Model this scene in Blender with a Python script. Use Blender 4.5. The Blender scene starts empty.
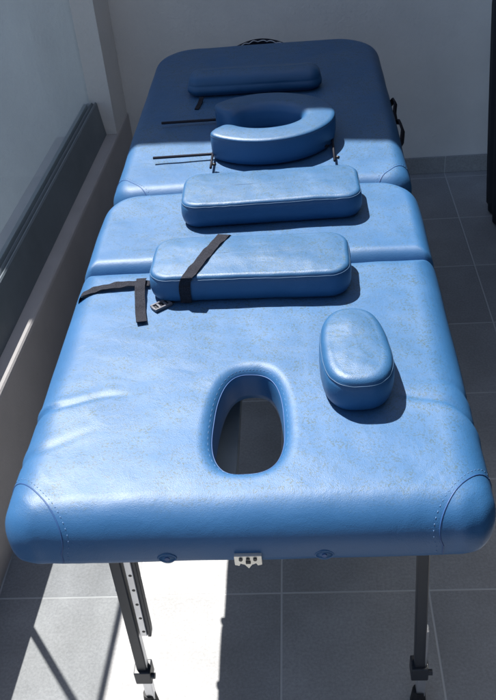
import bpy, bmesh, math, random
from mathutils import Vector, Matrix, noise
from mathutils.bvhtree import BVHTree
random.seed(7)
PI = math.pi
scene = bpy.context.scene
col = scene.collection

# ------------------------------------------------------------------ helpers
def link_mesh(name, verts, faces, mat, parent=None, smooth=True):
    me = bpy.data.meshes.new(name)
    me.from_pydata([tuple(v) for v in verts], [], faces)
    me.update()
    if smooth:
        for p in me.polygons: p.use_smooth = True
    o = bpy.data.objects.new(name, me)
    col.objects.link(o)
    if mat: me.materials.append(mat)
    if parent: o.parent = parent
    return o

def tag(o, label, cat, group=None, kind=None):
    if label: o['label'] = label
    if cat: o['category'] = cat
    if group: o['group'] = group
    if kind: o['kind'] = kind
    return o

def thing(name, label, cat, loc=(0, 0, 0), group=None):
    o = bpy.data.objects.new(name, None); col.objects.link(o)
    o.location = loc; o.empty_display_size = .1
    return tag(o, label, cat, group)

class MB:
    """collects shapes, all given in world space; links them as ONE mesh"""
    def __init__(s): s.v = []; s.f = []
    def add(s, vs, fs):
        b = len(s.v); s.v += [Vector(v) for v in vs]; s.f += [tuple(i + b for i in f) for f in fs]
    def box(s, x0, x1, y0, y1, z0, z1, bev=.0, rot=None):
        bm = bmesh.new()
        bmesh.ops.create_cube(bm, size=1)
        for v in bm.verts:
            v.co = Vector(((x0 + x1) / 2 + v.co.x * (x1 - x0), (y0 + y1) / 2 + v.co.y * (y1 - y0), (z0 + z1) / 2 + v.co.z * (z1 - z0)))
        if bev > 0:
            bmesh.ops.bevel(bm, geom=bm.edges[:], offset=bev, segments=3, affect='EDGES', profile=.6)
        if rot: bmesh.ops.transform(bm, matrix=rot, verts=bm.verts[:])
        bm.verts.index_update()
        s.add([v.co.copy() for v in bm.verts], [[v.index for v in f.verts] for f in bm.faces])
        bm.free()
    def tube(s, pts, r, n=10, sq=None, caps=True):
        """round tube, or a rectangular one when sq=(half_u, half_v)"""
        pts = [Vector(p) for p in pts]; rings = []
        up = None
        for i, p in enumerate(pts):
            a = pts[max(i - 1, 0)]; b = pts[min(i + 1, len(pts) - 1)]
            t = (b - a).normalized()
            if up is None:
                up = Vector((0, 0, 1)) if abs(t.z) < .9 else Vector((0, 1, 0))
            u = t.cross(up).normalized(); w = u.cross(t).normalized(); up = w
            if sq:
                ring = [p + u * cx * sq[0] + w * cy * sq[1] for cx, cy in ((-1, -.8), (-.8, -1), (.8, -1), (1, -.8), (1, .8), (.8, 1), (-.8, 1), (-1, .8))]
            else:
                rr = r[i] if isinstance(r, (list, tuple)) else r
                ring = [p + (u * math.cos(2 * PI * k / n) + w * math.sin(2 * PI * k / n)) * rr for k in range(n)]
            rings.append(ring)
        m = len(rings[0]); vs = [v for R in rings for v in R]; fs = []
        for i in range(len(rings) - 1):
            for k in range(m):
                fs.append((i * m + k, i * m + (k + 1) % m, (i + 1) * m + (k + 1) % m, (i + 1) * m + k))
        if caps:
            fs.append(tuple(reversed(range(m)))); fs.append(tuple((len(rings) - 1) * m + k for k in range(m)))
        s.add(vs, fs)
    def prism(s, poly, axis, a0, a1):
        """poly: list of 2-D points in the plane across axis"""
        n = len(poly)
        def P(q, a):
            if axis == 'y': return (q[0], a, q[1])
            if axis == 'x': return (a, q[0], q[1])
            return (q[0], q[1], a)
        s.add([P(q, a0) for q in poly] + [P(q, a1) for q in poly],
              [tuple(range(n)), tuple(reversed(range(n, 2 * n)))] + [(i, n + i, n + (i + 1) % n, (i + 1) % n) for i in range(n)])
    def build(s, name, mat, parent=None, smooth=False, root=None):
        off = Vector(root.location) if root else Vector((0, 0, 0))
        o = link_mesh(name, [v - off for v in s.v], s.f, mat, parent, smooth)
        bm = bmesh.new(); bm.from_mesh(o.data); bmesh.ops.recalc_face_normals(bm, faces=bm.faces[:]); bm.to_mesh(o.data); bm.free()
        return o

# ------------------------------------------------------------------ materials
def new_mat(name):
    m = bpy.data.materials.new(name); m.use_nodes = True
    nt = m.node_tree; b = nt.nodes['Principled BSDF']
    return m, nt, b
def N(nt, t, **kw):
    n = nt.nodes.new(t)
    for k, v in kw.items(): setattr(n, k, v)
    return n
def noise_node(nt, scale, detail=4, rough=.55, vec=None, dist=0):
    n = N(nt, 'ShaderNodeTexNoise'); n.inputs['Scale'].default_value = scale
    n.inputs['Detail'].default_value = detail; n.inputs['Roughness'].default_value = rough
    n.inputs['Distortion'].default_value = dist
    if vec: nt.links.new(vec, n.inputs['Vector'])
    return n
def ramp(nt, src, stops):
    r = N(nt, 'ShaderNodeValToRGB'); e = r.color_ramp.elements
    while len(e) < len(stops): e.new(.5)
    for i, (p, c) in enumerate(stops):
        e[i].position = p; e[i].color = (*c, 1) if len(c) == 3 else c
    nt.links.new(src, r.inputs[0]); return r
def mix(nt, fac, a, b, blend='MIX'):
    m = N(nt, 'ShaderNodeMix', data_type='RGBA', blend_type=blend)
    for s, v in ((0, fac), (6, a), (7, b)):
        if hasattr(v, 'links') or hasattr(v, 'is_linked'): nt.links.new(v, m.inputs[s])
        elif s == 0: m.inputs[0].default_value = v
        else: m.inputs[s].default_value = (*v, 1)
    return m.outputs[2]
def bump(nt, b, pairs):
    prev = None
    for src, st, dist in pairs:
        n = N(nt, 'ShaderNodeBump'); n.inputs['Strength'].default_value = st; n.inputs['Distance'].default_value = dist
        nt.links.new(src, n.inputs['Height'])
        if prev: nt.links.new(prev, n.inputs['Normal'])
        prev = n.outputs[0]
    nt.links.new(prev, b.inputs['Normal'])
def worldpos(nt): return N(nt, 'ShaderNodeNewGeometry').outputs['Position']

def leather(name, base, dust=.5, rough=.47, seed=0.):
    m, nt, b = new_mat(name)
    pos = worldpos(nt)
    mp = N(nt, 'ShaderNodeMapping'); mp.inputs['Location'].default_value = (seed, seed * .7, 0)
    nt.links.new(pos, mp.inputs['Vector']); pos = mp.outputs[0]
    big = noise_node(nt, 5, 5, .6, pos)
    c0 = ramp(nt, big.outputs[0], [(.3, tuple(v * .92 for v in base)), (.7, tuple(min(1, v * 1.08) for v in base))])
    # rubbed, dusty speckle that gathers in the leather grain in patches
    fine = noise_node(nt, 300, 3, .65, pos, .4)
    med = noise_node(nt, 60, 4, .7, pos)
    patch = noise_node(nt, 6.5, 4, .6, pos)
    fr = ramp(nt, fine.outputs[0], [(.49, (0, 0, 0)), (.58, (1, 1, 1))])
    mr = ramp(nt, med.outputs[0], [(.38, (.1, .1, .1)), (.56, (1, 1, 1))])
    pr_ = ramp(nt, patch.outputs[0], [(.30, (.15, .15, .15)), (.55, (1, 1, 1))])
    k1 = mix(nt, 1., fr.outputs[0], mr.outputs[0], 'MULTIPLY'); k2 = mix(nt, 1., k1, pr_.outputs[0], 'MULTIPLY')
    nrm = N(nt, 'ShaderNodeNewGeometry').outputs['True Normal']
    sx = N(nt, 'ShaderNodeSeparateXYZ'); nt.links.new(nrm, sx.inputs[0])
    upf = N(nt, 'ShaderNodeMath', operation='POWER', use_clamp=True); nt.links.new(sx.outputs[2], upf.inputs[0]); upf.inputs[1].default_value = 8
    mm0 = N(nt, 'ShaderNodeMath', operation='MULTIPLY'); nt.links.new(upf.outputs[0], mm0.inputs[0]); mm0.inputs[1].default_value = min(1, dust)
    mm = N(nt, 'ShaderNodeMath', operation='MULTIPLY'); nt.links.new(mm0.outputs[0], mm.inputs[1]); nt.links.new(k2, mm.inputs[0])
    c1 = mix(nt, mm.outputs[0], c0.outputs[0], (.010, .048, .072))
    # pale haze of dust lying in patches on the upward faces
    ph = ramp(nt, patch.outputs[0], [(.35, (.25, .25, .25)), (.7, (1, 1, 1))])
    um = N(nt, 'ShaderNodeMath', operation='MULTIPLY'); nt.links.new(upf.outputs[0], um.inputs[0]); nt.links.new(ph.outputs[0], um.inputs[1])
    u2 = N(nt, 'ShaderNodeMath', operation='MULTIPLY'); nt.links.new(um.outputs[0], u2.inputs[0]); u2.inputs[1].default_value = .075 * dust
    c2 = mix(nt, u2.outputs[0], c1, (.42, .50, .58))
    nt.links.new(c2, b.inputs['Base Color'])
    rr = ramp(nt, big.outputs[0], [(.3, (rough - .02,) * 3), (.7, (rough + .10,) * 3)])
    nt.links.new(rr.outputs[0], b.inputs['Roughness'])
    b.inputs['Specular IOR Level'].default_value = .5
    vor = N(nt, 'ShaderNodeTexVoronoi', feature='DISTANCE_TO_EDGE'); vor.inputs['Scale'].default_value = 420
    nt.links.new(pos, vor.inputs['Vector'])
    wr = noise_node(nt, 22, 3, .5, pos, 1.2)
    bump(nt, b, [(wr.outputs[0], .08, .008), (vor.outputs[0], .28, .0009), (fine.outputs[0], .22, .0007)])
    return m

BLUE = (.0165, .089, .220)
M = {}
M['leather'] = leather('blue_leather', BLUE, 1.)
M['leather_pad'] = leather('blue_leather_cushion', (.0155, .083, .200), .9, .44, 3.1)
def plain(name, colr, rough=.5, metal=0., bscale=None, bst=.2, bdist=.001, var=.12, spec=.5, vscale=20):
    m, nt, b = new_mat(name); pos = worldpos(nt)
    n = noise_node(nt, vscale, 5, .6, pos)
    r = ramp(nt, n.outputs[0], [(.3, tuple(v * (1 - var) for v in colr)), (.7, tuple(min(1, v * (1 + var)) for v in colr))])
    nt.links.new(r.outputs[0], b.inputs['Base Color'])
    b.inputs['Roughness'].default_value = rough; b.inputs['Metallic'].default_value = metal
    b.inputs['Specular IOR Level'].default_value = spec
    if bscale:
        n2 = noise_node(nt, bscale, 4, .6, pos); bump(nt, b, [(n2.outputs[0], bst, bdist)])
    return m
M['seam'] = plain('seam_groove', (.02, .07, .2), .5)
M['piping'] = plain('seam_thread', (.045, .105, .20), .5)
M['thread'] = plain('stitch_thread', (.09, .17, .32), .6)
M['alu'] = plain('aluminium_tube', (.62, .63, .65), .32, .9, 80, .1, .0005)
M['dark_metal'] = plain('dark_coated_metal', (.024, .028, .037), .42, 0., 120, .1, .0004)
M['rod'] = plain('black_painted_rod', (.010, .011, .020), .6, 0., spec=.2)
M['slate'] = plain('slate_powder_coat', (.150, .178, .200), .45, 0, 300, .15, .0003, .15, vscale=7)
M['slate_highlight'] = plain('channel_highlight_tone', (.28, .31, .34), .35, .6)  # lighter tone for the highlights painted along the channel
M['rubber'] = plain('black_rubber', (.015, .015, .017), .7)
M['plastic'] = plain('black_plastic', (.012, .013, .016), .4)
M['grey_plastic'] = plain('grey_plastic', (.10, .105, .13), .4)
M['steel'] = plain('zinc_steel', (.66, .64, .58), .35, .6)
M['deck'] = plain('grey_painted_plywood', (.16, .17, .19), .6)
M['wood'] = plain('plywood_edge', (.30, .22, .14), .6)
M['plaster'] = plain('painted_plaster', (.70, .68, .665), .85, 0, 90, .8, .003, .06, .3, 3.5)
M['plaster_kerb'] = plain('kerb_plaster', (.46, .43, .425), .85, 0, 160, .4, .0015, .07, .3, 6)
M['far_ground'] = plain('far_ground', (.066, .077, .080), .9, 0, None, var=.35, vscale=.35)
M['dark_glass'] = plain('dark_door_glass', (.008, .011, .015), .08, 0)
M['lace'] = plain('pale_cord', (.55, .56, .58), .7)

M['curtain'] = plain('dark_curtain_cloth', (.010, .014, .024), .8, 0, 500, .3, .0008)
def web_mat():
    m, nt, b = new_mat('black_webbing'); pos = worldpos(nt)
    w = N(nt, 'ShaderNodeTexNoise'); w.inputs['Scale'].default_value = 900; nt.links.new(pos, w.inputs['Vector'])
    r = ramp(nt, w.outputs[0], [(.38, (.006, .007, .011)), (.68, (.034, .036, .05))])
    nt.links.new(r.outputs[0], b.inputs['Base Color']); b.inputs['Roughness'].default_value = .85; b.inputs['Specular IOR Level'].default_value = .15
    bump(nt, b, [(w.outputs[0], .6, .0008)])
    return m
M['web'] = web_mat()

def tile_mat():
    m, nt, b = new_mat('grey_floor_tiles'); pos = worldpos(nt)
    sep = N(nt, 'ShaderNodeSeparateXYZ'); nt.links.new(pos, sep.inputs[0])
    T = .3335; GW = .0034
    def grid(out, off):
        a = N(nt, 'ShaderNodeMath', operation='SUBTRACT'); nt.links.new(out, a.inputs[0]); a.inputs[1].default_value = off
        d = N(nt, 'ShaderNodeMath', operation='DIVIDE'); nt.links.new(a.outputs[0], d.inputs[0]); d.inputs[1].default_value = T
        fl = N(nt, 'ShaderNodeMath', operation='FLOOR'); nt.links.new(d.outputs[0], fl.inputs[0])
        p = N(nt, 'ShaderNodeMath', operation='PINGPONG'); nt.links.new(a.outputs[0], p.inputs[0]); p.inputs[1].default_value = T / 2
        return fl.outputs[0], p.outputs[0]
    cx, dx = grid(sep.outputs[0], -.092); cy, dy = grid(sep.outputs[1], 1.189 - .3335 * 12)
    mn = N(nt, 'ShaderNodeMath', operation='MINIMUM'); nt.links.new(dx, mn.inputs[0]); nt.links.new(dy, mn.inputs[1])
    rg = ramp(nt, mn.outputs[0], [(0, (1, 1, 1)), (1, (0, 0, 0))])
    mr = N(nt, 'ShaderNodeMapRange', interpolation_type='SMOOTHSTEP'); nt.links.new(mn.outputs[0], mr.inputs[0])
    mr.inputs[1].default_value = GW * .35; mr.inputs[2].default_value = GW; mr.inputs[3].default_value = 1; mr.inputs[4].default_value = 0
    g = mr.outputs[0]
    cmb = N(nt, 'ShaderNodeCombineXYZ'); nt.links.new(cx, cmb.inputs[0]); nt.links.new(cy, cmb.inputs[1])
    wn = N(nt, 'ShaderNodeTexWhiteNoise'); nt.links.new(cmb.outputs[0], wn.inputs[0])
    tn = ramp(nt, wn.outputs[0], [(0, (.285, .290, .302)), (1, (.340, .343, .352))])
    sp = noise_node(nt, 160, 5, .7, pos); cl = noise_node(nt, 7, 5, .6, pos)
    s2 = ramp(nt, sp.outputs[0], [(.35, (.82, .82, .82)), (.7, (1.12, 1.12, 1.12))])
    s3 = ramp(nt, cl.outputs[0], [(.3, (.84, .84, .83)), (.7, (1.08, 1.08, 1.08))])
    c = mix(nt, 1., tn.outputs[0], s2.outputs[0], 'MULTIPLY'); c = mix(nt, 1., c, s3.outputs[0], 'MULTIPLY')
    c = mix(nt, g, c, (.47, .475, .48))
    nt.links.new(c, b.inputs['Base Color'])
    rr = N(nt, 'ShaderNodeMapRange'); nt.links.new(cl.outputs[0], rr.inputs[0])
    rr.inputs[3].default_value = .58; rr.inputs[4].default_value = .78
    rg2 = N(nt, 'ShaderNodeMath', operation='MAXIMUM'); nt.links.new(rr.outputs[0], rg2.inputs[0]); nt.links.new(g, rg2.inputs[1])
    nt.links.new(rg2.outputs[0], b.inputs['Roughness'])
    inv = N(nt, 'ShaderNodeMath', operation='SUBTRACT'); inv.inputs[0].default_value = 1; nt.links.new(g, inv.inputs[1])
    bump(nt, b, [(inv.outputs[0], .6, .0015), (sp.outputs[0], .12, .0006)])
    return m
M['tile'] = tile_mat()

def glass_mat():
    m, nt, b = new_mat('dusty_smoked_glass'); out = nt.nodes['Material Output']; nt.nodes.remove(b)
    tr = N(nt, 'ShaderNodeBsdfTransparent'); tr.inputs[0].default_value = (.95, .97, .98, 1)
    tl = N(nt, 'ShaderNodeBsdfTranslucent'); df = N(nt, 'ShaderNodeBsdfDiffuse')
    gl = N(nt, 'ShaderNodeBsdfGlossy'); gl.inputs['Roughness'].default_value = .06
    pos = worldpos(nt); n = noise_node(nt, 3, 5, .6, pos)
    cr = ramp(nt, n.outputs[0], [(.3, (.66, .72, .74)), (.7, (.74, .80, .82))])
    nt.links.new(cr.outputs[0], tl.inputs[0]); nt.links.new(cr.outputs[0], df.inputs[0])
    m1 = N(nt, 'ShaderNodeMixShader'); m1.inputs[0].default_value = .5
    nt.links.new(tl.outputs[0], m1.inputs[1]); nt.links.new(df.outputs[0], m1.inputs[2])
    m2 = N(nt, 'ShaderNodeMixShader'); m2.inputs[0].default_value = .12
    nt.links.new(tr.outputs[0], m2.inputs[1]); nt.links.new(m1.outputs[0], m2.inputs[2])
    n3 = noise_node(nt, 2.2, 6, .7, pos, 1.5); vm = N(nt, 'ShaderNodeMapRange'); nt.links.new(n3.outputs[0], vm.inputs[0])
    vm.inputs[1].default_value = .3; vm.inputs[2].default_value = .7; vm.inputs[3].default_value = .15; vm.inputs[4].default_value = .25; nt.links.new(vm.outputs[0], m2.inputs[0])
    fr = N(nt, 'ShaderNodeFresnel'); fr.inputs[0].default_value = 1.28
    m3 = N(nt, 'ShaderNodeMixShader'); bf_ = N(nt, 'ShaderNodeNewGeometry'); iv = N(nt, 'ShaderNodeMath', operation='SUBTRACT'); iv.inputs[0].default_value = 1; nt.links.new(bf_.outputs['Backfacing'], iv.inputs[1])
    mu = N(nt, 'ShaderNodeMath', operation='MULTIPLY'); nt.links.new(fr.outputs[0], mu.inputs[0]); nt.links.new(iv.outputs[0], mu.inputs[1]); nt.links.new(mu.outputs[0], m3.inputs[0])
    nt.links.new(m2.outputs[0], m3.inputs[1]); nt.links.new(gl.outputs[0], m3.inputs[2])
    nt.links.new(m3.outputs[0], out.inputs[0])
    return m
M['glass'] = glass_mat()

# ------------------------------------------------------------------ setting
WY = 3.237                              # far wall plane
FX = .705                               # facade plane on the right
b = MB(); b.box(-1.15, 1.6, -2.6, 3.6, -.22, 0)
fl = b.build('balcony_floor', M['tile']); tag(fl, 'grey square tiled balcony floor under the massage table', 'floor', kind='structure')
b = MB(); b.box(-400, 400, -400, 400, -9.4, -9)
g = b.build('ground', M['far_ground']); tag(g, 'grey green ground far below the balcony glass', 'ground', kind='structure')

# far wall with its skirting of floor tile
wall = thing('end_wall', 'grey plaster end wall behind the far end of the table', 'wall', (0, WY, 0))
b = MB(); zt_ = lambda x: 3.73 + .227 * (x + .995)  # unseen top, sloped and extended left to set the shadow edge
b.prism([(-6, -9), (1.6, -9), (1.6, zt_(1.6)), (-6, zt_(-6))], 'y', WY, WY + .18); b.build('wall_surface', M['plaster'], wall, root=wall)
b = MB(); b.box(-.70, 1.0, WY - .009, WY - .0005, .0005, .072, .0015); b.build('skirting', M['tile'], wall, root=wall)

# house facade with a dark sliding door
fac = thing('house_wall', 'dark glazed house wall at the right edge beyond the floor tiles', 'wall', (FX, 0, -9))
b = MB(); b.box(FX + .30, FX + .5, 2.95, WY - .002, -9, 3.7); b.box(FX + .05, FX + .5, -2.6, -1.9, -9, 3.7); b.box(FX + .05, FX + .5, -1.9, 2.948, 2.25, 3.7)
b.box(FX + .10, FX + .5, -1.9, 2.948, -9, -.225)
b.build('wall_surface', M['plaster'], fac, root=fac)
b = MB()
for (y0, y1) in ((2.86, 2.945), (.45, .55), (-1.9, -1.82)): b.box(FX, FX + .06, y0, y1, .002, 2.248, .003)
b.box(FX + .001, FX + .059, -1.82, 2.86, .002, .09, .003); b.box(FX + .001, FX + .059, -1.82, 2.86, 2.15, 2.246, .003)
fr_ = b.build('door_frame', M['dark_metal'], fac, root=fac)
b = MB(); b.box(FX + .025, FX + .035, -1.82, 2.86, .085, 2.155)
b.build('glass_pane', M['dark_glass'], fac, root=fac)
cu = thing('door_curtain', 'dark fly curtain hanging in front of the glazed door at the right edge', 'curtain', (FX - .01, 2.7, 0))
b = MB(); nz, ny = 24, 60; vs = []
for side in (0, .006):
    for i in range(nz + 1):
        z = .012 + 2.2 * i / nz; xx = FX - .012 - .052 * min(1, z / .76) ** .9
        for k in range(ny + 1):
            y = 2.945 - .62 * k / ny; vs.append((xx + side + .006 * math.sin(k * .75 + .3 * math.sin(z * 3)) * min(1, k / 4), y, z))
W1 = ny + 1; S1 = (nz + 1) * W1; fs = []
for q in (0, S1):
    for i in range(nz):
        for k in range(ny): fs.append((q + i * W1 + k, q + i * W1 + k + 1, q + (i + 1) * W1 + k + 1, q + (i + 1) * W1 + k))
for i in range(nz):
    for k in (0, ny): fs.append((i * W1 + k, (i + 1) * W1 + k, S1 + (i + 1) * W1 + k, S1 + i * W1 + k))
for k in range(ny):
    for i in (0, nz): fs.append((i * W1 + k, i * W1 + k + 1, S1 + i * W1 + k + 1, S1 + i * W1 + k))
b.add(vs, fs); b.build('curtain_panel', M['curtain'], cu, True, root=cu)
b = MB(); b.tube([(FX - .062, 2.96, 2.222), (FX - .062, 2.30, 2.222)], .010, 10); b.build('curtain_rail', M['dark_metal'], cu, True, root=cu)

# parapet, turned about 2 degrees against the tiles
SK = .0375
def kx(y): return -.747 + SK * (y - 1.775)
ang = -math.atan(SK)
# a local frame: u = offset across (negative = outward), y along
def skew(MBo):
    for v in MBo.v: v.x = v.x + kx(v.y)
JY = 3.03
KZ = .34; CZ = .469
b = MB(); b.box(-.24, 0, -2.6, WY - .002, .0005, KZ, 0)
bm = bmesh.new()
b.v = []; b.f = []
prof = [(-.24, .0006), (0.006, .0006), (.001, KZ - .012), (-.001, KZ - .004), (-.005, KZ), (-.24, KZ)]
b.prism(prof, 'y', -2.6, WY - .002); skew(b)
b.build('parapet_kerb', M['plaster_kerb'])
kerb = bpy.data.objects['parapet_kerb']; tag(kerb, 'low greyish beige masonry kerb running left of the table under the glass', 'parapet')
b = MB(); b.prism([(-.24, KZ + .001), (-.004, KZ + .001), (-.004, 1.16), (-.24, 1.16)], 'y', JY, WY - .003); skew(b)
j = b.build('wall_pier', M['plaster']); tag(j, 'narrow pale plaster pier where the glass meets the end wall', 'pillar')
bal = thing('glass_balustrade', 'smoked glass balustrade set in a dark metal channel left of the table', 'balustrade', (kx(1.2) - .06, 1.2, KZ))
y1 = JY - .002; y0 = -2.55
b = MB()
cx0 = -.0435                            # channel foot, inner face
cx1 = -.0600                            # channel top, inner edge
b.prism([(cx0, KZ + .001), (cx1 + .002, CZ - .003), (cx1 - .001, CZ), (cx1 - .005, CZ), (cx1 - .006, CZ - .006), (cx1 - .011, CZ - .006), (cx1 - .011, KZ + .001)], 'y', y0, y1)
b.prism([(cx1 - .012, KZ + .001), (cx1 - .012, CZ - .005), (cx1 - .015, CZ - .001), (cx1 - .019, CZ - .001), (cx1 - .020, CZ - .02), (cx1 - .024, CZ - .02), (cx1 - .024, KZ + .001)], 'y', y0, y1)
b.prism([(cx1 - .036, KZ + .001), (cx1 - .036, CZ - .004), (cx1 - .048, CZ - .004), (cx1 - .048, KZ + .001)], 'y', y0, y1)
skew(b); b.build('channel', M['slate'], bal, root=bal)
b = MB()
b.box(cx1 - .0035, cx1 - .0015, y0, y1, CZ + .0002, CZ + .0012); b.box(cx1 - .0182, cx1 - .0168, y0, y1, CZ - .0008, CZ + .0002)  # pale strips paint highlights onto the two channel ridges
skew(b); b.build('channel_highlight', M['slate_highlight'], bal, root=bal)
gx = cx1 - .030
for (a0, a1) in ((-2.55, 1.352), (1.366, y1)):
    b = MB(); b.box(gx - .005, gx + .005, a0, a1, CZ - .05, 1.125)
    skew(b); b.build('glass_pane', M['glass'], bal, root=bal)
b = MB(); b.box(gx - .006, gx + .006, 1.353, 1.365, CZ - .04, 1.125); skew(b); b.build('pane_joint', M['slate'], bal, root=bal)
b = MB(); b.box(gx - .0055, gx + .0055, y0, y1, 1.126, 1.142, .002); skew(b); b.build('handrail', M['dark_metal'], bal, root=bal)

# ------------------------------------------------------------------ padded shapes
def rrect(x0, x1, y0, y1, rad, d, ne=(40, 40), nc=14):
    """rounded rectangle inset by d; same point count for every d. rad: BL, BR, TR, TL"""
    x0 += d; x1 -= d; y0 += d; y1 -= d
    cs = [(x0, y0, 1, 1, PI, rad[0]), (x1, y0, -1, 1, 1.5 * PI, rad[1]), (x1, y1, -1, -1, 0, rad[2]), (x0, y1, 1, -1, .5 * PI, rad[3])]
    pts = []
    arcs = []
    for (x, y, sx, sy, a0, r) in cs:
        r = max(r - d * .85, .006); r = min(r, (x1 - x0) / 2 - 1e-4, (y1 - y0) / 2 - 1e-4)
        c = (x + sx * r, y + sy * r)
        arcs.append([(c[0] + r * math.cos(a0 + .5 * PI * k / nc), c[1] + r * math.sin(a0 + .5 * PI * k / nc)) for k in range(nc + 1)])
    for i in range(4):
        pts += arcs[i]
        a = arcs[i][-1]; e = arcs[(i + 1) % 4][0]; n = ne[i % 2]
        pts += [(a[0] + (e[0] - a[0]) * k / n, a[1] + (e[1] - a[1]) * k / n) for k in range(1, n)]
    return pts

def edge_profile(zt, zb, rt, rb, hr=None, nt_=12):
    """(inset, z) going bottom -> side -> start of top; hr = horizontal radius of the top rounding"""
    hr = hr or rt; L = [(rb + .03, zb)]
    for k in range(5): a = .5 * PI * k / 4; L.append((rb * (1 - math.sin(a)), zb + rb * (1 - math.cos(a))))
    for k in range(nt_ + 1):
        a = .5 * PI * k / nt_; L.append((hr * (1 - math.cos(a)), zt - rt + rt * math.sin(a)))
    return L

def panel(name, x0, x1, y0, y1, rad, zt, zb, rt, hr, hole=None, puff=.004, deform=None, parent=None, root=None, side_bulge=.004):
    prof = edge_profile(zt, zb, rt, .022, hr)
    rings = []
    for d, z in prof:
        rings.append([Vector((x, y, z)) for x, y in rrect(x0, x1, y0, y1, rad, d, (110, 130))])
    dl = prof[-1][0]
    if hole:
        hx, hy, ha, hb = hole
        inner0 = rings[-1]
        def hp(p, s):
            dx, dy = (p.x - hx), (p.y - hy)
            # egg-like opening: narrower towards the far end
            t = math.atan2(dy / (hb + s), dx / (ha + s)); n = 2.7
            c, s_ = math.cos(t), math.sin(t)
            k = (abs(c) ** n + abs(s_) ** n) ** (-1 / n)
            yy = (hb + s) * k * s_
            xx = (ha + s) * k * c * (1 - .10 * yy / hb) 
            return Vector((hx + xx, hy + yy, 0))
        NR = 60; Rh = .023
        for i in range(1, NR + 1):
            t = i / NR
            r = []
            for p in inner0:
                q = hp(p, Rh); v = p.lerp(q, t); v.z = zt; r.append(v)
            rings.append(r)
        for k in range(1, 13):
            a = .5 * PI * k / 12
            r = []
            for p in inner0:
                q = hp(p, Rh * (1 - math.sin(a))); q.z = zt - .020 * (1 - math.cos(a)); r.append(q)
            rings.append(r)
        for z in (zt - .024, zt - .035, zt - .048, zt - .056):
            r = []
            for p in inner0:
                q = hp(p, -.0005); q.z = z; r.append(q)
            rings.append(r)
        # under face closes back to the first ring
    else:
        half = min(x1 - x0, y1 - y0) / 2; NR = 46
        for i in range(1, NR + 1):
            d = dl + (half - .001 - dl) * i / NR
            rings.append([Vector((x, y, zt)) for x, y in rrect(x0, x1, y0, y1, rad, d, (110, 130))])
    m = len(rings[0])
    cx, cy = (x0 + x1) / 2, (y0 + y1) / 2; hw, hh = (x1 - x0) / 2, (y1 - y0) / 2
    for r in rings:
        for v in r:
            w = max(0, min(1, (v.z - zb) / (zt - zb)))
            u = max(0, 1 - abs((v.x - cx) / hw) ** 3) * max(0, 1 - abs((v.y - cy) / hh) ** 3)
            v.z += puff * u * w
            n1 = noise.noise(Vector((v.x * 9 + 3, v.y * 9, 1.3))) * .0018 + noise.noise(Vector((v.x * 26, v.y * 26, 4))) * .0006
            v.z += n1 * w
            # the fabric is not cut dead straight
            v.x += noise.noise(Vector((v.y * 8, v.z * 12, 7.7))) * .0022 * (1 if v.x > cx else -1)
            v.y += noise.noise(Vector((v.x * 8, v.z * 12, 2.2))) * .0020
            if deform: deform(v, w)
    vs = [v for r in rings for v in r]; fs = []
    for i in range(len(rings) - 1):
        for k in range(m):
            fs.append((i * m + k, i * m + (k + 1) % m, (i + 1) * m + (k + 1) % m, (i + 1) * m + k))
    L = len(rings) - 1
    if hole:
        for k in range(m): fs.append((L * m + k, L * m + (k + 1) % m, (k + 1) % m, k))
    else:
        fs.append(tuple(L * m + k for k in range(m))); fs.append(tuple(reversed(range(m))))
    off = Vector(root.location) if root else Vector((0, 0, 0))
    o = link_mesh(name, [v - off for v in vs], fs, M['leather'], parent)
    bv = BVHTree.FromPolygons([tuple(v) for v in vs], fs)
    return o, bv

X0, X1 = -.454, .247
ZT = .760; ZB = .666
table = thing('massage_table', 'blue leather folding massage table with face hole filling the balcony', 'massage table', (-.10, 1.72, 0))

def wr_line(v, a, b_, depth, wid, fade=.05):
    """puckered crease running from a to b_"""
    A = Vector(a); B = Vector(b_); d = (B - A); L = d.length; d.normalize()
    p = Vector((v.x, v.y)) - A; t = p.dot(d); s = p.x * -d.y + p.y * d.x
    s += .006 * math.sin(t * 40)
    e = 1.0
    if t < 0: e = math.exp(-(t / fade) ** 2)
    if t > L: e = math.exp(-((t - L) / fade) ** 2)
    e *= 1 - .65 * max(0, min(1, t / L))
    return (-depth * math.exp(-(s / wid) ** 2) + depth * .55 * math.exp(-((s - wid * 2.2) / (wid * 1.6)) ** 2)) * e
def near_def(v, w):
    dz = wr_line(v, (-.445, .998), (-.33, 1.012), .0030, .006, .03)
    dz += wr_line(v, (.245, .955), (.125, 1.008), .0034, .007, .03)
    dz += wr_line(v, (-.445, .90), (-.36, .925), .0016, .008, .03)
    dz += wr_line(v, (.245, 1.02), (.17, 1.03), .0018, .008, .03)
    v.z += dz * w
    # long soft ripples on the sides
    if v.x < -.40 or v.x > .20:
        k = (dz * 1.1) * (1 if v.x > -.1 else -1)
        v.x += k
    cd = min((Vector((v.x, v.y)) - Vector(c)).length for c in ((X0 + .03, .79), (X1 - .03, .79)))
    pk = math.exp(-(cd / .075) ** 2)
    v.z += pk * w * .0016 * noise.noise(Vector(((v.x + v.y * (1 if v.x < -.1 else -1)) * 55, (v.x - v.y) * 9, 2)))
    v.y += pk * .003 * noise.noise(Vector((v.x * 45, v.z * 12, 6)))
    # the front sags a little
    v.z -= .010 * max(0, (.84 - v.y) / .08) ** 2 * w * .5
def mid_def(v, w):
    v.z += .002 * math.exp(-((v.y - 1.432) / .028) ** 2) * w
secs = []
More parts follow.
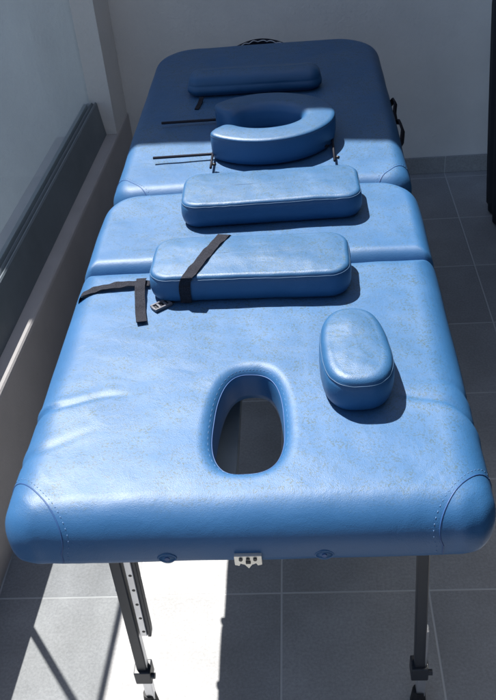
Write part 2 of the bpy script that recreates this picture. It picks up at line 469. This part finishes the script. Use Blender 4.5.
near, bn = panel('padded_section', X0, X1, .753, 1.420, (.054, .054, .022, .022), ZT, ZB, .055, .057, hole=(-.1005, .957, .052, .108), puff=.006, deform=near_def, parent=table, root=table)
mid, bmid = panel('padded_section', X0 + .004, X1 - .002, 1.396, 1.727, (.020, .020, .085, .085), ZT + .002, ZB, .05, .034, puff=.003, deform=mid_def, parent=table, root=table)
far, bf = panel('padded_section', X0 + .006, X1 - .004, 1.712, 2.705, (.055, .055, .13, .13), ZT - .001, ZB, .052, .042, puff=.006, parent=table, root=table)
near['label'] = 'front section with the oval face hole'
mid['label'] = 'short middle section'
far['label'] = 'long far section half in shade'
BV = [bn, bmid, bf]
def zat(x, y, extra=()):
    z = None
    for t in list(BV) + list(extra):
        h = t.ray_cast(Vector((x, y, 2)), Vector((0, 0, -1)))
        if h[0] is not None and (z is None or h[0].z > z): z = h[0].z
    return z

# stitched corner patches
def corner_seam(sec, bvh, p0, p1, bow, rad, name, mat, off=0., dash=False, lift=0.):
    p0 = Vector((*p0, 0)); p1 = Vector((*p1, 0)); e = (p1 - p0).normalized(); n = Vector((-e.y, e.x, 0))
    c = (p0 + p1) / 2; c.z = .70; c += n * off
    pts = []; K = 90
    for k in range(K + 1):
        ph = PI * (k / K) 
        ph = -.30 + (PI + .6) * k / K
        d = (e * -math.cos(ph) + Vector((0, 0, 1)) * math.sin(ph) + n * bow * math.sin(max(0, min(PI, ph)))).normalized()
        o = c + d * .5
        h = bvh.ray_cast(o, -d, 1.)
        if h[0] is not None and (not pts or (h[0] - pts[-1]).length < .02): pts.append(h[0] + d * lift)
    b = MB()
    if dash:
        for i in range(0, len(pts) - 2, 3): b.tube([pts[i], pts[i + 1]], rad, 6)
    else: b.tube(pts, rad, 8)
    return b.build(name, mat, sec, True, root=None)
def fix_parent(o, sec):      # verts were world space; sections have their origin at the table root
    o.location = -Vector(table.location)
for sec, bvh, a, c_ in ((near, bn, (-.47, .862), (-.345, .735)), (near, bn, (.150, .735), (.27, .862)),
                        (far, bf, (-.47, 1.822), (-.345, 1.69)), (far, bf, (.150, 1.69), (.27, 1.822))):
    bow = .30 * (1 if a[0] < -.2 else 1)
    q = corner_seam(sec, bvh, a, c_, bow, .0011, 'corner_seam', M['seam']); fix_parent(q, sec)
    q = corner_seam(sec, bvh, a, c_, bow, .0005, 'stitching', M['thread'], off=.006, dash=True, lift=.0002); fix_parent(q, sec)
# stitching round the hole
def hole_ring(s, z):
    pts = []
    for k in range(121):
        t = 2 * PI * k / 120; n = 2.7; c, s_ = math.cos(t), math.sin(t)
        q = (abs(c) ** n + abs(s_) ** n) ** (-1 / n); yy = (.108 + s) * q * s_; xx = (.052 + s) * q * c * (1 - .10 * yy / .108)
        pts.append(Vector((-.1005 + xx, .957 + yy, 0)))
    return pts
b = MB()
ps = [Vector((p.x, p.y, (zat(p.x, p.y) or .74) + .0003)) for p in hole_ring(.0022, 0)]
b.tube(ps, .0009, 6, caps=False); q = b.build('hole_piping', M['seam'], near, True); fix_parent(q, near)
b = MB(); ps = [Vector((p.x, p.y, (zat(p.x, p.y) or .74) + .0002)) for p in hole_ring(.0072, 0)]
for i in range(0, 120, 2): b.tube([ps[i], ps[i + 1]], .0003, 5)
q = b.build('stitching', M['thread'], near, True); fix_parent(q, near)

# frame under the padding, hinges, latch
def frame(y0, y1):
    b = MB()
    b.box(X0 + .035, X0 + .057, y0, y1, .640, .671, .003); b.box(X1 - .057, X1 - .035, y0, y1, .640, .671, .003)
    b.box(X0 + .058, X1 - .058, y0, y0 + .022, .640, .670, .003); b.box(X0 + .058, X1 - .058, y1 - .022, y1, .640, .670, .003)
    return b.build('frame', M['dark_metal'], table, root=table)
frame(.835, 1.705); frame(1.735, 2.675)
b = MB(); b.box(-.190, -.128, .859, 1.681, .628, .655, .003); b.build('hole_light_block', M['slate'], table, root=table)  # added strip, blocks the view of sunlit floor through the face hole
b = MB()
P = [(-.117, .680), (-.117, .690), (-.112, .692), (-.088, .692), (-.083, .690), (-.083, .680)]
zz = [(-.119, .690), (-.081, .690), (-.081, .672), (-.087, .670), (-.089, .675), (-.095, .672), (-.100, .664), (-.105, .672), (-.111, .675), (-.113, .670), (-.119, .672)]
b.prism([(x, z + .005) for x, z in zz], 'y', .7465, .7540)
lat = b.build('latch', M['steel'], table, root=table)
b = MB()
for x in (-.110, -.100, -.090): b.tube([(x, .7445, .6895), (x, .7468, .6895)], .0028, 10)
b.box(-.1035, -.0965,   .7445, .7468, .6805, .6850, .0008)
b.build('rivets', M['plastic'], lat, root=table).location = (0, 0, 0)
for x in (-.214, .006):
    b = MB()
    for r, rr in ((.0125, .0015),):
        ring = [(x + r * math.cos(2 * PI * k / 30), .7530, .688 + r * .62 * math.sin(2 * PI * k / 30)) for k in range(31)]
        b.tube(ring, rr, 8, caps=False)
    b.tube([(x, .760, .688), (x, .7522, .688)], .0112, 24)
    o = b.build('button', M['leather'], table, True, root=table)
    b = MB(); b.tube([(x, .755, .687), (x, .7505, .687)], [.0042, .0036], 14); b.build('button_centre', M['seam'], o, root=table)
# small fittings under the front edge
for x in (-.232, .115):
    b = MB(); b.box(x - .007, x + .007, .778, .800, .662, .672, .002); b.build('corner_bracket', M['dark_metal'], table, root=table)
for y in (1.25, 1.405):
    b = MB(); b.tube([(X0 + .036, y, .652), (X0 + .010, y, .652)], .009, 14); b.build('side_knob', M['plastic'], table, root=table)

# legs
def leg(x, y, out, lean=0., rail=False):
    b = MB(); z1 = .625
    b.tube([(x, y, z1), (x + lean * .5, y, .135)], .012, sq=(.0102, .0102))
    lg = b.build('leg', M['dark_metal'], table, root=table)
    s = out; xr = x + s * .021
    if rail:
        b = MB(); b.tube([(xr, y + .002, z1), (xr + lean * .5, y + .002, .262), (xr + lean * .5, y + .002, .250)], .008, sq=(.0070, .0085))
        nf = len(b.f)
        for k in range(9):
            z = .60 - k * .042; b.tube([(xr + lean * (.62 - z), y - .0068, z), (xr + lean * (.62 - z), y - .0062, z)], .0032, 12)
        gr = b.build('guide_rail', M['alu'], lg, root=table); gr.data.materials.append(M['plastic'])
        for p in gr.data.polygons[nf:]: p.material_index = 1
        b = MB(); b.tube([(xr + s * .0105, y + .006, z1), (xr + s * .0105 + lean * .5, y + .006, .262), (xr + s * .0095 + lean * .5, y + .006, .243)], .003, sq=(.0032, .0095))
        b.build('rail_cover', M['dark_metal'], lg, root=table)
    b = MB(); b.tube([(x + lean * .5 + s * .003, y, .25), (x + lean * .62 + s * .003, y, .030)], .009, sq=(.0088, .0088)); b.build('extension', M['alu'], lg, root=table)
    b = MB(); xc = x + lean * .5
    b.box(xc - .0165, xc + .0165, y - .0165, y + .0165, .100, .138, .003)
    b.tube([(xc + s * .014, y - .010, .120), (xc + s * .024, y - .010, .120)], .006, 12)
    b.build('collar', M['dark_metal'], lg, root=table)
    xf = x + lean * .62; b = MB(); b.tube([(xf, y, .042), (xf, y, .03), (xf, y, .001)], [.0125, .0135, .016], 16); b.build('rubber_foot', M['rubber'], lg, root=table)
    return lg
leg(-.352, .925, 1, -.012, True); leg(.170, .925, 1, .024); leg(-.352, 2.50, 1, -.012); leg(.170, 2.50, 1, .024)
for x in (-.352,):
    for (ya, yb) in ((.94, 1.25), (2.48, 2.17)):
        b = MB(); b.tube([(x - .018, ya, .36), (x - .018, yb, .615)], .005, sq=(.004, .009)); b.build('brace', M['alu'], table, root=table)
for y in (.925, 2.50):
    b = MB(); b.tube([(-.340, y + .012, .56), (.175, y + .012, .56)], .008, 12); b.build('cross_bar', M['dark_metal'], table, root=table)
# carry handle on the right side of the far section, and corded grip on the far end
b = MB()
hp_ = [(X1 - .004, 2.275, .700), (X1 + .004, 2.262, .718), (X1 + .007, 2.235, .720), (X1 + .002, 2.205, .708), (X1 + .002, 2.16, .700), (X1 + .007, 2.125, .714), (X1 + .009, 2.07, .714), (X1 + .003, 2.035, .700), (X1 - .004, 2.03, .690)]
b.tube(hp_, .010, sq=(.0030, .007)); b.build('carry_handle', M['web'], table, root=table)
b = MB()
ar = [(-.215 + .185 * k / 24, 2.712 + .026 * math.sin(PI * k / 24), .728 + .018 * math.sin(PI * k / 24)) for k in range(25)]
b.tube(ar, .009, 12); grip = b.build('end_grip', M['web'], table, True, root=table)
b = MB()
lace = []
for k in range(97):
    t = k / 96; i = t * 24; p = Vector(ar[min(24, int(round(i)))])
    x = -.215 + .185 * t; y = 2.706 + .030 * math.sin(PI * t) - .003; z = .737 + .012 * math.sin(PI * t) + .007 * abs(math.sin(t * PI * 6.5)) * (.6 + .4 * noise.noise(Vector((t * 9, 0, 0))))
    lace.append((x, y - .006, z))
b.tube(lace, .0013, 6); b.build('cord', M['lace'], grip, True, root=table)

# ------------------------------------------------------------------ loose cushions
def cushion(name, label, cat, outline, zb, zs, zt, parent_thing, soft=.010, mat='leather_pad', partname='padding', group=None, dome=.003, seam=True):
    """outline(d) -> closed list of plan points inset by d"""
    prof = [(.020, zb), (.009, zb + .001), (.004, zb + .004), (.0008, zb + .010), (-.0012, (zb + zs) / 2 - .004), (-.0016, (zb + zs) / 2 + .004), (-.0006, zs - .006), (.0008, zs - .0022), (.0022, zs), (.0016, zs + .0025)]
    zr = zs + .002; H = zt - zr - dome
    top_z = lambda d: zt - dome * max(0, 1 - (d - .012) / (outline.half * .8)) ** 2
    for k in range(1, 13):
        a = .5 * PI * k / 12; prof.append((.0022 + soft * (1 - math.cos(a)), zr + H * math.sin(a)))
    rings = [[Vector((x, y, z)) for x, y in outline(d)] for d, z in prof]
    dl = prof[-1][0]
    for i in range(1, 15):
        dd = dl + (outline.half - .0005 - dl) * i / 14; rr = [Vector((x, y, zt - dome * max(0, 1 - (dd - dl) / (outline.half * .7)) ** 2)) for x, y in outline(dd)]
        rings.append(rr)
    for r in rings:
        for v in r:
            w = max(0, min(1, (v.z - zs) / (zt - zs)))
            v.z += (noise.noise(Vector((v.x * 22, v.y * 22, zb * 50 + 1))) * .0018 + noise.noise(Vector((v.x * 60, v.y * 60, 2))) * .0004) * w
            rim = math.exp(-((v.z - zs - .001) / .007) ** 2); v.z += rim * .0011 * noise.noise(Vector((v.x * 75, v.y * 75, 4)))
            sd_ = math.exp(-((v.z - zs + .012) / .012) ** 2) * .0012 * noise.noise(Vector((v.x * 70, v.y * 70, v.z * 18))); v.x += sd_; v.y += sd_
            v.x += noise.noise(Vector((v.y * 16, v.z * 20, 5))) * .0014; v.y += noise.noise(Vector((v.x * 16, v.z * 20, 9))) * .0014
    m = len(rings[0]); L = len(rings) - 1; off = Vector(parent_thing.location)
    vs = [v for r in rings for v in r]
    fs = [(i * m + k, i * m + (k + 1) % m, (i + 1) * m + (k + 1) % m, (i + 1) * m + k) for i in range(L) for k in range(m)]
    fs.append(tuple(L * m + k for k in range(m))); fs.append(tuple(reversed(range(m))))
    o = link_mesh(partname, [v - off for v in vs], fs, M[mat], parent_thing)
    if seam:
        sr = rings[9]; b = MB()
        b.tube([p + Vector((0, 0, -.0005)) for p in sr] + [sr[0] + Vector((0, 0, -.0005))], .0007, 6, caps=False)
        b.build('seam', M['piping'], o, True, root=parent_thing)
    return o, BVHTree.FromPolygons([tuple(v) for v in vs], fs)

def xform_outline(cx, cy, hw, hh, rad, rot):
    c, s = math.cos(rot), math.sin(rot)
    def f(d): return [(cx + x * c - y * s, cy + x * s + y * c) for x, y in rrect(-hw, hw, -hh, hh, (rad,) * 4, d, (40, 20), 12)]
    f.half = min(hw, hh); return f

tA = thing('bolster_cushion', 'long blue cushion lying bare across the short middle section, without strap', 'cushion', (-.07, 1.607, .765), 'long bolster cushions on the table')
oA, bA = cushion('', '', '', xform_outline(-.072, 1.608, .186, .074, .038, R_ := math.radians(1.5)), .7655, .812, .824, tA)
tB = thing('bolster_cushion', 'long blue cushion with a black strap across it, behind the face hole', 'cushion', (-.105, 1.342, .765), 'long bolster cushions on the table')
oB, bB = cushion('', '', '', xform_outline(-.106, 1.334, .183, .0735, .040, math.radians(-1.6)), .7655, .812, .825, tB)
tC = thing('bolster_cushion', 'farthest blue cushion, rounded and fully in shade near the wall', 'cushion', (-.125, 2.26, .765), 'long bolster cushions on the table')
oC, bC = cushion('', '', '', xform_outline(-.1265, 2.285, .183, .045, .036, math.radians(-1.)), .767, .796, .828, tC, soft=.034, seam=False)
b = MB(); b.tube([(-.268, 2.225, .775), (-.272, 2.205, .768), (-.278, 2.165, .7665)], .003, sq=(.006, .0012)); b.build('strap_end', M['web'], tC, root=tC)

# small oval headrest cushion
tS = thing('oval_cushion', 'small thick oval blue cushion standing to the right of the face hole', 'cushion', (.067, 1.05, .765))
def oval(cx, cy, hw, hh, rot, n=110):
    c, s = math.cos(rot), math.sin(rot)
    def f(d):
        out = []
        for k in range(n):
            t = 2 * PI * k / n; e = 2.7; ct, st = math.cos(t), math.sin(t)
            q = (abs(ct) ** e + abs(st) ** e) ** (-1 / e)
            x = (hw - d) * q * ct; y = (hh - d) * q * st
            x *= 1 - .07 * y / hh
            out.append((cx + x * c - y * s, cy + x * s + y * c))
        return out
    f.half = min(hw, hh); return f
oS, bS = cushion('', '', '', oval(.0675, 1.049, .0548, .0975, math.radians(2.5)), .7655, .816, .833, tS, soft=.016)

# horseshoe face cradle
tH = thing('face_cradle', 'blue horseshoe face cradle cushion on thin metal rods, half lit', 'face cradle', (-.05, 1.93, .765))
cH = Vector((-.047, 1.935)); Rm = .083
path = []
rx, ry, AE = .125, .102, math.radians(136)
cH = Vector((-.0865, 1.948))
for k in range(61):
    a = -AE + 2 * AE * k / 60
    path.append((cH + Vector((rx * math.cos(a), ry * math.sin(a))), Vector((math.cos(a) / rx, math.sin(a) / ry)).normalized()))
hwid = .0405; zb = .7655; zs = .823; zt = .833
half = [(.3, zb), (.86, zb + .001), (.95, zb + .004), (1.0, zb + .014), (1.03, .792), (1.03, .806), (1.01, zs - .003), (.985, zs), (.99, zs + .002)]
for k in range(1, 10): a = .5 * PI * k / 9; half.append((.99 - .30 * (1 - math.cos(a)), zs + .002 + (zt - zs - .004) * math.sin(a)))
half.append((.35, zt - .0005))
inner = [(.3, zb), (.85, zb + .001), (.97, zb + .005), (1.0, zb + .014), (1.0, .80), (.99, .810)]
for k in range(1, 12): a = .5 * PI * k / 11; inner.append((.99 - .62 * (1 - math.cos(a)), .810 + (zt - .810 - .001) * math.sin(a)))
sect = half + [(-u, z) for u, z in reversed(inner)]
rings = []; ext = []
NP = len(path)
def endscale(i):  # rounds off both ends
    return 1.
full = []
t0 = (path[0][0] - path[1][0]).normalized(); t1 = (path[-1][0] - path[-2][0]).normalized()
for k in range(7, 0, -1):
    a = .5 * PI * k / 7; full.append((path[0][0] + t0 * .030 * math.sin(a), path[0][1], max(.25, math.cos(a) ** .55 if k < 7 else .25), k))
for p, n_ in path: full.append((p, n_, 1., 0))
for k in range(1, 8):
    a = .5 * PI * k / 7; full.append((path[-1][0] + t1 * .030 * math.sin(a), path[-1][1], max(.25, math.cos(a) ** .55 if k < 7 else .25), k))
for p, n_, s, k in full:
    zc = .80; sz = 1 if k == 0 else 1 - .16 * (k / 7) ** 3
    ring = []
    for u, z in sect:
        v = Vector((p.x + n_.x * u * hwid * s, p.y + n_.y * u * hwid * s, zb + (z - zb) * (sz)))
        v.z += noise.noise(Vector((v.x * 24, v.y * 24, 3))) * .0015 * max(0, min(1, (z - zs) / .02))
        ring.append(v)
    rings.append(ring)
m = len(sect); vs = [v - Vector(tH.location) for r in rings for v in r]
fs = [(i * m + k, i * m + (k + 1) % m, (i + 1) * m + (k + 1) % m, (i + 1) * m + k) for i in range(len(rings) - 1) for k in range(m)]
fs += [tuple(reversed(range(m))), tuple((len(rings) - 1) * m + k for k in range(m))]
hobj = link_mesh('horseshoe_padding', vs, fs, M['leather_pad'], tH)
bm = bmesh.new(); bm.from_mesh(hobj.data); bmesh.ops.recalc_face_normals(bm, faces=bm.faces[:]); bm.to_mesh(hobj.data); bm.free()
loop = [r[7] for r in rings]
b = MB(); b.tube([Vector(p) + Vector((0, 0, .0002)) for p in loop], .0007, 6, caps=False); b.build('seam', M['piping'], hobj, True, root=tH)
b = MB()
zr_ = .7755
b.tube([(-.357, 1.862, zr_), (.060, 1.872, zr_)], .0034, 10)
b.tube([(-.360, 2.066, zr_), (.060, 2.070, zr_)], .0034, 10)
b.tube([(-.214, 1.87, zr_ + .001), (-.214, 1.79, zr_ + .001)], .0030, 10)
b.tube([(.070, 2.02, zr_ + .001), (.070, 1.79, zr_ + .001)], .0030, 10)
b.build('rod_frame', M['rod'], tH, True, root=tH)
for x in (-.209, .075):
    b = MB(); b.tube([(x - .001, 1.803, zr_ + .004), (x + .006, 1.800, zr_ + .003)], .0036, 10)
    b.build('end_stop', M['plastic'], tH, True, root=tH)

# ------------------------------------------------------------------ straps
def ribbon(pts, width, mat, name, parent, root, thick=.0014, wv=None):
    """pts: 3-D centreline; width vector horizontal unless wv given per point"""
    pts = [Vector(p) for p in pts]; top = []; 
    vs = []; 
    n = len(pts)
    for i, p in enumerate(pts):
        a = pts[max(0, i - 1)]; c = pts[min(n - 1, i + 1)]; t = (c - a).normalized()
        w = wv[i] if wv else None
        if w is None:
            w = Vector((-t.y, t.x, 0))
        w = Vector(w).normalized()
        nn = t.cross(w).normalized()
        if nn.z < 0: nn = -nn
        p = p + Vector((0, 0, .0006 * math.sin(i * 1.1) + .0006))
        w = (w + nn * .10 * math.sin(i * .55)).normalized()
        for s, k in ((-1, 0), (1, 0), (1, 1), (-1, 1)):
            vs.append(p + w * s * width / 2 + nn * (thick * k))
    fs = [(i * 4 + k, i * 4 + (k + 1) % 4, (i + 1) * 4 + (k + 1) % 4, (i + 1) * 4 + k) for i in range(n - 1) for k in range(4)]
    fs += [(3, 2, 1, 0), tuple((n - 1) * 4 + k for k in range(4))]
    b = MB(); b.add(vs, fs); return b.build(name, mat, parent, False, root=root)
def smooth_pts(P, n=8):
    P = [Vector(p) for p in P]; out = []
    for i in range(len(P) - 1):
        p0 = P[max(0, i - 1)]; p1 = P[i]; p2 = P[i + 1]; p3 = P[min(len(P) - 1, i + 2)]
        for k in range(n):
            t = k / n
            out.append(.5 * ((2 * p1) + (-p0 + p2) * t + (2 * p0 - 5 * p1 + 4 * p2 - p3) * t * t + (-p0 + 3 * p1 - 3 * p2 + p3) * t ** 3))
    out.append(P[-1]); return out
ts = thing('webbing_strap', 'dark webbing strap over the left table edge with loose end and buckle', 'strap', (-.30, 1.31, .765))
WS = .019
def on(x, y, h=.002): return (x, y, (zat(x, y, (bB,)) or .70) + h)
P1 = [(-.4465, 1.318, .678), (-.446, 1.318, .69), (-.4440, 1.318, .712)] + [on(x, y, h) for x, y, h in ((-.430, 1.320, .003), (-.412, 1.324, .003), (-.39, 1.328, .004), (-.365, 1.329, .007), (-.338, 1.331, .007), (-.316, 1.333, .006), (-.299, 1.332, .004))]
P1[3] = (-.432, 1.319, P1[3][2])
wv = [Vector((0, 1, 0))] * 0
pp = smooth_pts(P1, 6); ribbon(pp, WS, M['web'], 'side_webbing', ts, ts, wv=[Vector((0.05, 1, .0))] * len(pp))
P2 = [on(x, y, h) for x, y, h in ((-.316, 1.344, .009), (-.315, 1.318, .011), (-.312, 1.29, .009), (-.308, 1.262, .005), (-.304, 1.235, .003), (-.298, 1.206, .005))]
pp = smooth_pts(P2, 6); ribbon(pp, WS, M['web'], 'loose_end', ts, ts)
# strap over the cushion: up the back, across the top, down the front
top = [(-.156 - .060 * t, 1.400 - .140 * t) for t in [k / 10 for k in range(11)]]
P3 = [(-.150, 1.4245, .768), (-.151, 1.4225, .805)] + [(x, y, (bB.ray_cast(Vector((x, y, 2)), Vector((0, 0, -1)))[0] or Vector((0, 0, .82))).z + .0015) for x, y in top] + [(-.2215, 1.2630, .808), (-.2225, 1.2615, .79), (-.2235, 1.2610, .768)]
# pull the ends against the cushion wall
def side_y(x, z, fromy, sgn):
    h = bB.ray_cast(Vector((x, fromy, z)), Vector((0, sgn, 0))); return (h[0].y if h[0] is not None else None)
for i in (0, 1, len(P3) - 3, len(P3) - 2, len(P3) - 1):
    x, y, z = P3[i]; back = i < 2
    yy = side_y(x, max(z, .775), 1.6 if back else 1.1, -1 if back else 1)
    if yy: P3[i] = (x, yy + (.002 if back else -.002), z)
e = Vector((1, -.36, 0)).normalized(); e2 = Vector((1, -.05, 0)).normalized()
pp = smooth_pts(P3, 3); nP = len(pp); ribbon(pp, .021, M['web'], 'cushion_webbing', ts, ts, wv=[(e if 6 < i < nP - 10 else e2) for i in range(nP)])
# side release buckle lying on the table
bk = Matrix.Translation((-.2690, 1.2590, 0)) @ Matrix.Rotation(math.radians(38), 4, 'Z') @ Matrix.Translation((0, 0, zat(-.27, 1.26) + .0015)) @ Matrix.Scale(.85, 4)
b = MB()
b.box(-.021, .021, -.0125, -.0075, 0, .007, .0016, bk); b.box(-.021, .021, .0075, .0125, 0, .007, .0016, bk)
for xx in (-.019, -.006, .009, .0185): b.box(xx - .0026, xx + .0026, -.008, .008, .0006, .0062, .0012, bk)
bu = b.build('buckle', M['grey_plastic'], ts, True, root=ts)
b = MB(); b.box(-.0145, -.010, -.0066, .0066, .001, .004, .0008, bk); b.box(.0125, .015, -.0066, .0066, .001, .004, .0005, bk)
b.build('buckle_bar', M['plastic'], bu, root=ts)
b = MB(); b.box(.0, .030, -.0058, .0058, -.0005, .0022, .0005, bk); b.build('buckle_webbing', M['web'], bu, root=ts)

# ------------------------------------------------------------------ camera
cam_d = bpy.data.cameras.new('camera'); cam = bpy.data.objects.new('camera', cam_d); col.objects.link(cam); scene.camera = cam
f_ = 850.; H = Vector((284. - 248., -318. - 350., f_)); rr = .10
Yc = H.normalized(); t = -f_ * f_ / (rr * H.x + H.y)
D = Vector((t * rr, t, f_)).normalized(); D = (D - Yc * D.dot(Yc)).normalized(); Zc = -D; Xc = Yc.cross(Zc)
R = Matrix((Xc, Yc, Zc))                 # world = R @ (right, down, forward)
right = R @ Vector((1, 0, 0)); up = R @ Vector((0, -1, 0)); back = R @ Vector((0, 0, -1))
mw = Matrix((right, up, back)).transposed().to_4x4(); mw.translation = (0, 0, 1.64); cam.matrix_world = mw
cam_d.sensor_fit = 'VERTICAL'; cam_d.sensor_height = 24; cam_d.lens = 24 * f_ / 700
cam_d.clip_start = .02; cam_d.clip_end = 2000

# ------------------------------------------------------------------ light
TX, TY = .335, .44
sd = Vector((TX, -TY, -1)).normalized()
sun_d = bpy.data.lights.new('sun', 'SUN'); sun_d.energy = 5; sun_d.angle = math.radians(.5); sun_d.color = (1, .965, .91)
sun = bpy.data.objects.new('sun', sun_d); col.objects.link(sun); sun.rotation_euler = sd.to_track_quat('-Z', 'Y').to_euler(); sun.location = (-2, 2.5, 6)
w = bpy.data.worlds.new('World'); scene.world = w; w.use_nodes = True; nt = w.node_tree
sky = nt.nodes.new('ShaderNodeTexSky'); sky.sky_type = 'NISHITA'; sky.sun_disc = False
sky.sun_elevation = math.asin(-sd.z); sky.sun_rotation = math.atan2(-TX, TY)
bg = nt.nodes['Background']; nt.links.new(sky.outputs[0], bg.inputs[0]); bg.inputs[1].default_value = .068
scene.view_settings.view_transform = 'Standard'; scene.view_settings.look = 'None'; scene.view_settings.gamma = 1
scene.view_settings.use_curve_mapping = False
scene.view_settings.exposure = 1.15
